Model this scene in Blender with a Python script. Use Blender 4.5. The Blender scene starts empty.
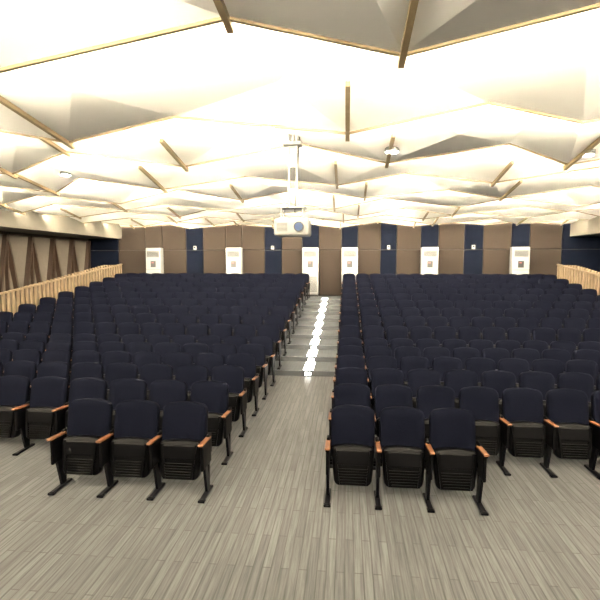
import bpy, bmesh, math, random
from mathutils import Vector, Matrix
from mathutils.bvhtree import BVHTree
random.seed(7)
sc = bpy.context.scene
sc.view_settings.view_transform = 'Standard'
sc.view_settings.look = 'None'
sc.view_settings.exposure = 0.0
COL = sc.collection

# ------------------------------------------------------------ materials
def base(name):
    m = bpy.data.materials.new(name); m.use_nodes = True
    nt = m.node_tree; b = nt.nodes['Principled BSDF']
    return m, nt, b
def mat(name, col, rough=0.6, metal=0.0, var=0.08, scale=8.0, bump=0.0, spec=0.5):
    m, nt, b = base(name)
    tc = nt.nodes.new('ShaderNodeTexCoord')
    n = nt.nodes.new('ShaderNodeTexNoise'); n.inputs['Scale'].default_value = scale
    n.inputs['Detail'].default_value = 4
    nt.links.new(tc.outputs['Object'], n.inputs['Vector'])
    r = nt.nodes.new('ShaderNodeValToRGB')
    r.color_ramp.elements[0].position = .3; r.color_ramp.elements[1].position = .7
    r.color_ramp.elements[0].color = (*[c*(1-var) for c in col], 1)
    r.color_ramp.elements[1].color = (*[min(1, c*(1+var)) for c in col], 1)
    nt.links.new(n.outputs['Fac'], r.inputs['Fac'])
    nt.links.new(r.outputs['Color'], b.inputs['Base Color'])
    b.inputs['Roughness'].default_value = rough
    b.inputs['Metallic'].default_value = metal
    b.inputs['Specular IOR Level'].default_value = spec
    if bump:
        bp = nt.nodes.new('ShaderNodeBump'); bp.inputs['Strength'].default_value = bump
        bp.inputs['Distance'].default_value = 0.01
        nt.links.new(n.outputs['Fac'], bp.inputs['Height'])
        nt.links.new(bp.outputs['Normal'], b.inputs['Normal'])
    return m
def emit(name, col, s):
    m, nt, b = base(name)
    b.inputs['Base Color'].default_value = (*col, 1)
    b.inputs['Emission Color'].default_value = (*col, 1)
    b.inputs['Emission Strength'].default_value = s
    return m
def wood(name, c1, c2, axis_scale=(1, 1, 12), rough=0.45):
    m, nt, b = base(name)
    tc = nt.nodes.new('ShaderNodeTexCoord'); mp = nt.nodes.new('ShaderNodeMapping')
    mp.inputs['Scale'].default_value = axis_scale
    n = nt.nodes.new('ShaderNodeTexNoise'); n.inputs['Scale'].default_value = 5; n.inputs['Detail'].default_value = 6
    r = nt.nodes.new('ShaderNodeValToRGB')
    r.color_ramp.elements[0].position = .35; r.color_ramp.elements[1].position = .65
    r.color_ramp.elements[0].color = (*c1, 1); r.color_ramp.elements[1].color = (*c2, 1)
    nt.links.new(tc.outputs['Object'], mp.inputs['Vector']); nt.links.new(mp.outputs['Vector'], n.inputs['Vector'])
    nt.links.new(n.outputs['Fac'], r.inputs['Fac']); nt.links.new(r.outputs['Color'], b.inputs['Base Color'])
    b.inputs['Roughness'].default_value = rough
    return m
def carpet(name, c1, c2, k=1.0, rough=.42):
    m, nt, b = base(name)
    L = nt.links
    tc = nt.nodes.new('ShaderNodeTexCoord')
    mp = nt.nodes.new('ShaderNodeMapping'); mp.inputs['Scale'].default_value = (30, 1.0, 6)
    n = nt.nodes.new('ShaderNodeTexNoise'); n.inputs['Scale'].default_value = 1.6; n.inputs['Detail'].default_value = 6; n.inputs['Roughness'].default_value = .7
    L.new(tc.outputs['Object'], mp.inputs['Vector']); L.new(mp.outputs['Vector'], n.inputs['Vector'])
    r = nt.nodes.new('ShaderNodeValToRGB')
    r.color_ramp.elements[0].position = .40; r.color_ramp.elements[1].position = .60
    r.color_ramp.elements[0].color = (*c1, 1); r.color_ramp.elements[1].color = (*c2, 1)
    L.new(n.outputs['Fac'], r.inputs['Fac'])
    mp2 = nt.nodes.new('ShaderNodeMapping'); mp2.inputs['Rotation'].default_value = (0, 0, math.radians(90))
    br = nt.nodes.new('ShaderNodeTexBrick'); br.inputs['Scale'].default_value = 1.0
    br.inputs['Brick Width'].default_value = 0.9; br.inputs['Row Height'].default_value = 0.075
    br.inputs['Mortar Size'].default_value = 0.006
    br.inputs['Color1'].default_value = (1, 1, 1, 1); br.inputs['Color2'].default_value = (.70, .70, .70, 1)
    br.inputs['Mortar'].default_value = (.5, .48, .46, 1)
    L.new(tc.outputs['Object'], mp2.inputs['Vector']); L.new(mp2.outputs['Vector'], br.inputs['Vector'])
    mx = nt.nodes.new('ShaderNodeMix'); mx.data_type = 'RGBA'; mx.blend_type = 'MULTIPLY'
    mx.inputs['Factor'].default_value = k
    L.new(r.outputs['Color'], mx.inputs['A']); L.new(br.outputs['Color'], mx.inputs['B'])
    L.new(mx.outputs['Result'], b.inputs['Base Color'])
    b.inputs['Roughness'].default_value = rough
    b.inputs['Specular IOR Level'].default_value = .3
    return m

M_FAB = mat('navy_fabric', (.0008, .0011, .0031), .9, var=.15, scale=60, bump=.15, spec=.03)
M_PLA = mat('black_plastic', (.0008, .0008, .0011), .45, spec=.05)
M_RIB = mat('black_plastic_ribs', (.0004, .0004, .0006), .4, spec=.07)
M_MET = mat('dark_steel', (.0013, .0013, .002), .4, .3, spec=.1)
M_ARM = wood('armrest_wood', (.085, .031, .012), (.12, .05, .021), (12, 1, 1))
M_FLOOR = carpet('streaky_vinyl_floor', (.068, .070, .072), (.128, .130, .133))
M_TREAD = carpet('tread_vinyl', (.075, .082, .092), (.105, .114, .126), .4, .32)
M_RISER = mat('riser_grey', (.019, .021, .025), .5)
M_WHITE = mat('ceiling_paint', (.92, .915, .90), .8, var=.01, scale=2)
M_UPPER = mat('ceiling_slab_paint', (.88, .87, .84), .8, var=.01, scale=2)
M_BEAM = wood('ceiling_beam_wood', (.18, .135, .075), (.24, .185, .11), (1, 1, 8))
M_RAIL = wood('rail_wood', (.105, .074, .045), (.15, .112, .074), (6, 6, 1))
M_RAILG = mat('rail_dark_board', (.035, .022, .015), .7)  # board of a darker brown than the slats
M_BROWN = mat('brown_acoustic_fabric', (.0115, .0087, .0071), .9, var=.12, scale=30, bump=.2, spec=.05)
M_NAVYW = mat('navy_wall_panel', (.0009, .0016, .0042), .8, var=.1, scale=20, spec=.03)
M_SEAM = mat('dark_seam', (.002, .0018, .0017), .8)
M_BEIGE = mat('beige_paint', (.085, .077, .063), .8, var=.03)
M_ACW = mat('white_enamel', (.125, .128, .13), .35, var=.02, spec=.3)
M_PROJ = mat('projector_casing', (.085, .085, .083), .4, var=.02, spec=.3)
M_ACG = mat('grille_grey', (.010, .010, .011), .5, spec=.2)
M_RED = mat('red_label', (.09, .009, .006), .5)
M_PALE = mat('pale_backing_board', (.062, .053, .043), .7)
M_WALNUT = wood('walnut_strips', (.009, .0045, .0024), (.02, .0105, .0058), (4, 1, 4))
M_LED = emit('warm_led', (1.0, .865, .63), 680)
M_STEPGLOW = emit('step_reflection_glow', (1.0, .97, .92), 10)  # added emission imitating the bright reflection on the aisle steps
M_DOWN = emit('downlight_lens', (1.0, .95, .85), 120)
M_LENS = mat('lens_glass', (.02, .03, .06), .08, var=.02)
M_CHROME = mat('brushed_metal', (.09, .09, .09), .3, .9)

# ------------------------------------------------------------ mesh helper
class MB:
    def __init__(s): s.bm = bmesh.new(); s.mats = []
    def mi(s, m):
        if m not in s.mats: s.mats.append(m)
        return s.mats.index(m)
    def box(s, c, size, m, rot=None, bevel=0.0, seg=2):
        t = bmesh.new(); bmesh.ops.create_cube(t, size=1)
        for v in t.verts: v.co = Vector((v.co.x*size[0], v.co.y*size[1], v.co.z*size[2]))
        if bevel: bmesh.ops.bevel(t, geom=t.edges[:], offset=bevel, segments=seg, affect='EDGES', profile=.5)
        M = Matrix.Translation(Vector(c)) @ (rot.to_4x4() if rot else Matrix.Identity(4))
        s.merge(t, M, m)
    def merge(s, t, M, m, smooth=False):
        idx = s.mi(m); vm = {}
        for v in t.verts: vm[v] = s.bm.verts.new(M @ v.co)
        for f in t.faces:
            try: nf = s.bm.faces.new([vm[v] for v in f.verts])
            except ValueError: continue
            nf.material_index = idx; nf.smooth = smooth
        t.free()
    def cyl(s, a, b, r, m, n=14, r2=None):
        a = Vector(a); b = Vector(b); d = b-a
        t = bmesh.new(); bmesh.ops.create_cone(t, cap_ends=True, segments=n, radius1=r, radius2=r if r2 is None else r2, depth=d.length)
        M = Matrix.Translation((a+b)/2) @ d.to_track_quat('Z', 'Y').to_matrix().to_4x4()
        s.merge(t, M, m)
    def bar(s, a, b, w, h, m, up=(0, 0, 1)):
        a = Vector(a); b = Vector(b); d = (b-a); L = d.length; d.normalize()
        side = d.cross(Vector(up)); side.normalize(); u = side.cross(d)
        R = Matrix((side, d, u)).transposed()
        s.box((a+b)/2, (w, L, h), m, R)
    def quadprism(s, pts, th, m):
        idx = s.mi(m); up = Vector((0, 0, th))
        lo = [s.bm.verts.new(Vector(p)) for p in pts]; hi = [s.bm.verts.new(Vector(p)+up) for p in pts]
        n = len(pts); fs = [lo[::-1], hi] + [[lo[i], lo[(i+1) % n], hi[(i+1) % n], hi[i]] for i in range(n)]
        for f in fs:
            s.bm.faces.new(f).material_index = idx
    def mesh(s, name):
        bmesh.ops.recalc_face_normals(s.bm, faces=s.bm.faces[:])
        me = bpy.data.meshes.new(name); s.bm.to_mesh(me); s.bm.free()
        for m in s.mats: me.materials.append(m)
        return me
    def obj(s, name, loc=(0, 0, 0)):
        o = bpy.data.objects.new(name, s.mesh(name)); o.location = loc; COL.objects.link(o); return o

# ------------------------------------------------------------ room dimensions
XL, XR = -11.3, 9.9
YF, YB = -2.5, 19.5
NT, RISE, PITCH, Y0T = 9, .12, .92, 10.05
def tier_z(y):
    return 0 if y < Y0T else RISE*min(NT, int((y-Y0T)/PITCH)+1)
def slope_z(y):
    return max(0, min(RISE*NT, (y-Y0T+.45)*RISE/PITCH))
EDGE_L, EDGE_R = -1.49, -0.185

b = MB(); b.box(((XL+XR)/2, (YF+YB)/2, -.1), (XR-XL, YB-YF, .2), M_FLOOR); b.obj('floor')
# stepped seating tiers
b = MB()
for k in range(NT):
    y = Y0T+PITCH*k; z = RISE*(k+1); y2 = YB if k == NT-1 else y+PITCH
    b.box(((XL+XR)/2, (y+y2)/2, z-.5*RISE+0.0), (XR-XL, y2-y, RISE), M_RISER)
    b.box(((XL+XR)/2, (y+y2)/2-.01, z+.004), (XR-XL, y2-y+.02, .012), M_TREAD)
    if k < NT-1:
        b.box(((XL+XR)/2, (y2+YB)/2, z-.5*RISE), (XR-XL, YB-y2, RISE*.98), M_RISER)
b.obj('floor_stepped_tiers')

# walls
def wallbox(name, c, s, m): b = MB(); b.box(c, s, m); return b.obj(name)
WH = 4.9
wallbox('wall_left', (XL-.1, (YF+YB)/2, WH/2), (.2, YB-YF, WH), M_BEIGE)
wallbox('wall_right', (XR+.1, (YF+YB)/2, WH/2), (.2, YB-YF, WH), M_NAVYW)
wallbox('wall_front', ((XL+XR)/2, YF-.1, WH/2), (XR-XL+.4, .2, WH), M_BEIGE)
wallbox('ceiling', ((XL+XR)/2, (YF+YB)/2, 4.98), (XR-XL+.4, YB-YF+.4, .16), M_UPPER)

YAW = math.radians(5.75); FP = 467.0
def xpx(px, Y): return Y*math.tan(math.atan((px-300)/FP)-YAW)
b = MB()
b.box(((XL+XR)/2, YB+.12, WH/2), (XR-XL+.4, .2, WH), M_SEAM)
segs = [(60, 120, 'n'), (120, 146.5, 'b'), (146.5, 163.5, 'b'), (163.5, 187, 'b'), (187, 204, 'n'), (204, 226.5, 'b'), (226.5, 242.5, 'b'), (242.5, 265, 'b'),
        (265, 282, 'n'), (282, 302, 'b'), (302, 319, 'n'), (319, 341.5, 'b'), (341.5, 357.5, 'n'), (357.5, 380, 'b'), (380, 396, 'n'), (396, 420, 'b'), (420, 437.5, 'n'),
        (437.5, 463, 'b'), (463, 482, 'n'), (482, 510, 'b'), (510, 528, 'n'), (528, 560, 'b'), (560, 590, 'n')]
for a, c, t in segs:
    xa, xc = xpx(a, YB), xpx(c, YB)
    if a == 60: xa = XL
    if c == 590: xc = XR
    m = M_NAVYW if t == 'n' else M_BROWN
    g = .03
    for z0, z1 in ((RISE*NT+.02, 3.0), (3.0, 4.7)):
        b.box(((xa+xc)/2, YB-.0, (z0+z1)/2), (xc-xa-g, .06, z1-z0-g), m, bevel=.01, seg=1)
b.obj('wall_back')

# soffits left/right
wallbox('trim_soffit_left', (-10.5, 13.6, 3.95), (1.6, 11.8, .9), M_BEIGE)
wallbox('trim_soffit_right', (9.3, 13.6, 3.95), (1.2, 11.8, .9), M_BEIGE)

# left wall lattice of walnut strips over pale board
b = MB()
b.box((XL+.03, 13.5, 1.9), (.05, 11.9, 3.1), M_PALE)
y = 7.6; up = True; i = 0
while y < 19.2:
    y2 = y+.62
    za, zb = (.5, 3.42) if up else (3.42, .5)
    b.bar((XL+.10, y, za), (XL+.10, y2, zb), .08, .22, M_WALNUT, up=(1, 0, 0))
    if i % 2 == 0:
        b.bar((XL+.11, y2-.03, .5), (XL+.11, y2+.03, 3.42), .06, .12, M_WALNUT, up=(1, 0, 0))
    y = y2; up = not up; i += 1
b.bar((XL+.12, 7.6, 3.44), (XL+.12, 19.3, 3.44), .1, .1, M_WALNUT)
b.obj('wall_left_walnut_lattice')

# ------------------------------------------------------------ chairs
def cushion(b, w, h, t, M, m_front, m_back, rt=.1, rb=.04, curve=.25, puff=.02, taper=0.0):
    """panel in local XZ plane, front towards -Y, bottom at z=0"""
    pts = []; n = 6
    def arc(cx, cz, r, a0, a1):
        for i in range(n+1):
            a = math.radians(a0+(a1-a0)*i/n); pts.append((cx+r*math.cos(a), cz+r*math.sin(a)))
    arc(w/2-rb, rb, rb, -90, 0)
    pts.append((w/2+.005, h*.45))
    arc(w/2-rt, h-rt, rt, 0, 90)
    pts.append((w*.18, h+.012)); pts.append((0, h+.016)); pts.append((-w*.18, h+.012))
    arc(-w/2+rt, h-rt, rt, 90, 180)
    pts.append((-w/2-.005, h*.45))
    arc(-w/2+rb, rb, rb, 180, 270)
    pts.append((0, 0))
    cz = h/2
    rings = [(0.97, t), (1.0, t-.01), (1.0, .02), (.985, .006), (.93, -.006), (.6, -puff*.8), (.3, -puff)]
    t_ = bmesh.new(); R = []
    for s, y in rings:
        ring = []
        for x, z in pts:
            X = x*s if s < .9 else math.copysign(max(0, abs(x)-(1-s)*w/2), x)
            Z = cz+(z-cz)*s
            k = 1-taper*(1-z/h)
            ring.append(t_.verts.new((X*k, y-curve*X*X, Z)))
        R.append(ring)
    N = len(pts)
    for a, c in zip(R, R[1:]):
        for i in range(N):
            t_.faces.new((a[i], a[(i+1) % N], c[(i+1) % N], c[i]))
    t_.faces.new(R[-1])
    bk = t_.faces.new(R[0][::-1])
    mi_f, mi_b = b.mi(m_front), b.mi(m_back)
    t_.faces.ensure_lookup_table()
    vm = {v: b.bm.verts.new(M @ v.co) for v in t_.verts}
    for i, f in enumerate(t_.faces):
        nf = b.bm.faces.new([vm[v] for v in f.verts]); nf.smooth = True
        nf.material_index = mi_b if (i < N or f == bk) else mi_f
    t_.free()

def standard(b, x):
    """side frame + armrest at x (faces -Y)"""
    b.box((x, -.02, .45), (.034, .30, .27), M_PLA, bevel=.012)
    b.box((x, .10, .52), (.036, .10, .22), M_PLA, bevel=.012)
    b.bar((x, -.06, .35), (x, .02, .03), .03, .075, M_MET, up=(0, 1, 0))
    b.bar((x, .06, .36), (x, .03, .03), .028, .05, M_MET, up=(0, 1, 0))
    b.box((x, -.03, .016), (.058, .36, .03), M_MET, bevel=.01)
    b.box((x, -.19, .014), (.075, .06, .026), M_MET, bevel=.01)
    R = Matrix.Rotation(math.radians(-4), 3, 'X')
    b.box((x, -.055, .600), (.054, .32, .026), M_ARM, R, bevel=.011, seg=3)
    b.box((x, -.05, .578), (.040, .28, .022), M_PLA, R)

def chair_mesh(name, SPW, left=True, right=False):
    b = MB(); AX = SPW/2-.0005; e = SPW-.52
    Mb = Matrix.Translation((0, .045, .40)) @ Matrix.Rotation(math.radians(-11), 4, 'X')
    cushion(b, .47+e, .555, .075, Mb, M_FAB, M_PLA, rt=.085, rb=.05, curve=.35, puff=.012, taper=.05)
    Ms = Matrix.Translation((0, -.10, .185)) @ Matrix.Rotation(math.radians(-9), 4, 'X')
    cushion(b, .44+e, .40, .10, Ms, M_PLA, M_FAB, rt=.05, rb=.06, curve=.0, puff=.022, taper=.12)
    def P(x, y, z): return Ms @ Vector((x, y, z))
    R = Ms.to_3x3()
    b.box(P(0, -.030, .295), (.34+e, .022, .15), M_PLA, R, bevel=.010)
    for i in range(6):
        z = .035+i*.028
        b.box(P(0, -.032, z), (.25+e+.016*i, .018, .014), M_RIB, R, bevel=.004, seg=1)
    for s in (-1, 1):
        b.bar(P(s*.145, -.032, .02), P(s*.185, -.032, .38), .02, .024, M_RIB, up=(0, 1, 0))
        b.cyl((s*.21, .05, .40), (s*(AX-.017), .05, .40), .03, M_MET)
    b.bar((-AX+.017, .06, .36), (AX-.017, .06, .36), .03, .035, M_MET)
    if left: standard(b, -AX)
    if right: standard(b, AX)
    return b.mesh(name)
def block(sgn, edge, SPW, NC, dy):
    A = chair_mesh('auditorium_chair', SPW, True, False)
    B = chair_mesh('auditorium_chair_end', SPW, True, True)
    for n in range(16):
        y = 4.75+dy+PITCH*n
        nl = 3 if n == 0 else NC
        for k in range(nl):
            endc = (k == 0) if sgn < 0 else (k == nl-1)
            o = bpy.data.objects.new('auditorium_chair', B if endc else A)
            o.location = (edge+sgn*(SPW/2+SPW*k), y, tier_z(y)+(.011 if y > Y0T else 0)); COL.objects.link(o)
block(-1, EDGE_L, .553, 14, 0)
block(1, EDGE_R, .52, 15, .05)

# ------------------------------------------------------------ side rails
def rail(name, x, ya, yb):
    b = MB(); H = 1.30
    y = ya
    while y < yb:
        z0 = tier_z(y)+.012; z1 = slope_z(y)+H
        b.box((x, y, (z0+z1)/2), (.05, .085, z1-z0), M_RAIL)
        y += .20
    b.bar((x, ya-.05, slope_z(ya)+H+.02), (x, yb+.05, slope_z(yb)+H+.02), .09, .05, M_RAIL)
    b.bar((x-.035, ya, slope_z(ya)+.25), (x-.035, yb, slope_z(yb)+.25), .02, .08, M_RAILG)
    b.obj(name)
rail('slatted_railing', -9.70, 9.7, 19.3)
rail('slatted_railing', 8.25, 9.7, 19.3)

# ------------------------------------------------------------ air conditioners
def aircon(x):
    b = MB(); W, D, H = .66, .34, 2.0
    b.box((0, 0, .04), (W-.02, D-.02, .08), M_ACG)
    b.box((0, 0, H/2+.04), (W, D, H-.08), M_ACW, bevel=.03)
    b.box((0, -D/2-.004, 1.74), (W-.14, .012, .24), M_ACG)
    for i in range(5):
        b.box((0, -D/2-.012, 1.65+i*.045), (W-.14, .02, .012), M_ACW, Matrix.Rotation(.5, 3, 'X'))
    b.box((0, -D/2-.006, 1.32), (.22, .014, .26), M_ACG, bevel=.004)
    b.box((-.02, -D/2-.014, 1.38), (.1, .006, .04), M_RED)
    b.box((0, -D/2-.003, .50), (W-.10, .01, .62), M_ACG)
    for i in range(16):
        b.box((0, -D/2-.010, .22+i*.037), (W-.10, .014, .02), M_ACW)
    b.box((0, -D/2-.003, 1.1), (W-.02, .006, .01), M_ACG)
    b.obj('floor_standing_air_conditioner', (x, YB-.27, RISE*NT+.011))
for px in (155, 234.5, 310.5, 349.5, 429, 519):
    aircon(xpx(px, YB-.3))

for px in (196, 273, 388, 472):
    b = MB(); b.box((0, 0, 0), (.12, .06, .16), M_ACW, bevel=.01); b.box((0, -.032, .02), (.07, .006, .06), M_ACG)
    b.obj('wall_thermostat', (xpx(px, YB), YB-.07, 3.1))

# ------------------------------------------------------------ folded ceiling
b = MB(); beams = MB(); leds = MB()
NX = 15
xs0 = [XL+.1+(XR-XL-.2)*i/(NX-1) for i in range(NX)]
rowsY = [-2.3+1.85*j for j in range(0, 12)]
prev = None
for j, y0 in enumerate(rowsY):
    off = .35 if j % 2 else -.3
    xs = [xs0[0]] + [x+off+random.uniform(-.35, .35) for x in xs0[1:-1]] + [xs0[-1]]
    far = []; near = []
    for i, x in enumerate(xs):
        low = (i+j) % 2 == 0
        fy = y0+(2.12 if low else 1.55)+random.uniform(-.2, .2)
        fz = (3.95 if low else 4.09)+random.uniform(-.04, .04)
        far.append(Vector((x, min(fy, YB-.1), fz)))
    def interp(line, x):
        for a, c in zip(line, line[1:]):
            if a.x <= x <= c.x:
                t = (x-a.x)/(c.x-a.x); return a.lerp(c, t)
        return line[0] if x < line[0].x else line[-1]
    for i, x in enumerate(xs):
        if prev is None: near.append(Vector((x, y0, 4.25)))
        else:
            p = interp(prev, x); near.append(Vector((x, p.y+.22, p.z+.27)))
    for i in range(len(xs)-1):
        A, Bn, Cf, D = near[i], near[i+1], far[i+1], far[i]
        ctr = (A+Bn+Cf+D)/4
        ctr = ctr+Vector((random.uniform(-.3, .3), random.uniform(-.1, .2), random.choice((-.08, -.05, .07, .10))))
        for t in ((A, Bn, ctr), (Bn, Cf, ctr), (Cf, D, ctr), (D, A, ctr)):
            b.quadprism(t, .03, M_WHITE)
        beams.bar(D, Cf, .026, .04, M_BEAM)
        leds.bar(D+Vector((0, -.05, .09)), Cf+Vector((0, -.05, .09)), .04, .03, M_LED)
    for i in range(1, len(xs)-1):
        if ((i+j) % 2 == 0 and random.random() < .7) or random.random() < .12:
            f = far[i]; n_ = near[i]
            beams.bar(n_.lerp(f, .45)+Vector((0, 0, -.02)), f+(f-n_).normalized()*.10+Vector((0, 0, -.02)), .045, .06, M_BEAM)
    prev = far
bvh = BVHTree.FromBMesh(b.bm)
b.obj('ceiling_folded_panels'); beams.obj('ceiling_wood_beams'); leds.obj('ceiling_cove_light_strips')

def downlight(x, y):
    hit = bvh.ray_cast(Vector((x, y, 3)), Vector((0, 0, 1)))
    z = hit[0].z if hit[0] else 4.1
    b = MB()
    b.cyl((0, 0, -.03), (0, 0, .06), .10, M_PROJ, 20); b.cyl((0, 0, -.038), (0, 0, -.01), .08, M_DOWN, 20)
    b.obj('ceiling_downlight', (x, y, z-.01))
for px, Y in ((581, 6.9), (568, 8.9), (270, 5.9), (390, 6.6), (70, 8.4)):
    downlight(xpx(px, Y), Y)

# ------------------------------------------------------------ projector
b = MB()
b.box((0, 0, 0), (.46, .36, .22), M_PROJ, bevel=.03, seg=3)
b.cyl((.10, -.17, 0), (.10, -.235, 0), .065, M_ACG, 20); b.cyl((.10, -.23, 0), (.10, -.24, 0), .05, M_LENS, 20)
for i in range(7): b.box((-.12, -.181, -.05+i*.016), (.14, .006, .007), M_ACG)
b.box((0, 0, .12), (.34, .26, .015), M_CHROME)
for sx in (-1, 1):
    for sy in (-1, 1): b.cyl((sx*.14, sy*.1, .1), (sx*.14, sy*.1, .26), .009, M_CHROME, 8)
b.box((0, 0, .26), (.34, .26, .015), M_CHROME)
for s in (-.05, .05): b.cyl((s, 0, .26), (s, 0, 1.22), .016, M_PROJ, 10)
for z in (.5, .8, 1.05): b.box((0, 0, z), (.14, .04, .03), M_PROJ)
b.box((0, 0, 1.08), (.24, .18, .04), M_PROJ)
b.cyl((.02, .03, .2), (.09, .05, 1.3), .008, M_PLA, 6)
b.obj('ceiling_projector', (xpx(293, 6.2), 6.2, 2.95))
b = MB(); b.cyl((0, 0, 0), (0, 0, .85), .02, M_PROJ, 10); b.obj('trim_projector_drop_pole', (xpx(293, 6.2), 6.2, 4.08))

# ------------------------------------------------------------ added glow plates and trim in place of the aisle steps' reflected light
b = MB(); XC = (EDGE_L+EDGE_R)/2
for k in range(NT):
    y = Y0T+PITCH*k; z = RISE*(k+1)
    b.box((XC, y+.44, z+.012), (.22, .80, .008), M_STEPGLOW)
    b.box((XC, y-.022, z-.06), (.13, .006, .07), M_STEPGLOW)
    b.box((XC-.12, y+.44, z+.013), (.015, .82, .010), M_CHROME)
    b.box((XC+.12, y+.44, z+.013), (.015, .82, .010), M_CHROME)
b.obj('aisle_reflection_glow')  # no real lamps: plates added to imitate a reflection down the steps

# ------------------------------------------------------------ world & camera
w = bpy.data.worlds.new('World'); sc.world = w; w.use_nodes = True
w.node_tree.nodes['Background'].inputs['Color'].default_value = (.9, .9, 1, 1)
w.node_tree.nodes['Background'].inputs['Strength'].default_value = .3
cd = bpy.data.cameras.new('camera'); cd.sensor_width = 36; cd.lens = 28.02
cam = bpy.data.objects.new('camera', cd); COL.objects.link(cam)
cam.location = (0, 0, 2.5)
cam.rotation_euler = (math.radians(90-4.65), 0, YAW)
sc.camera = cam
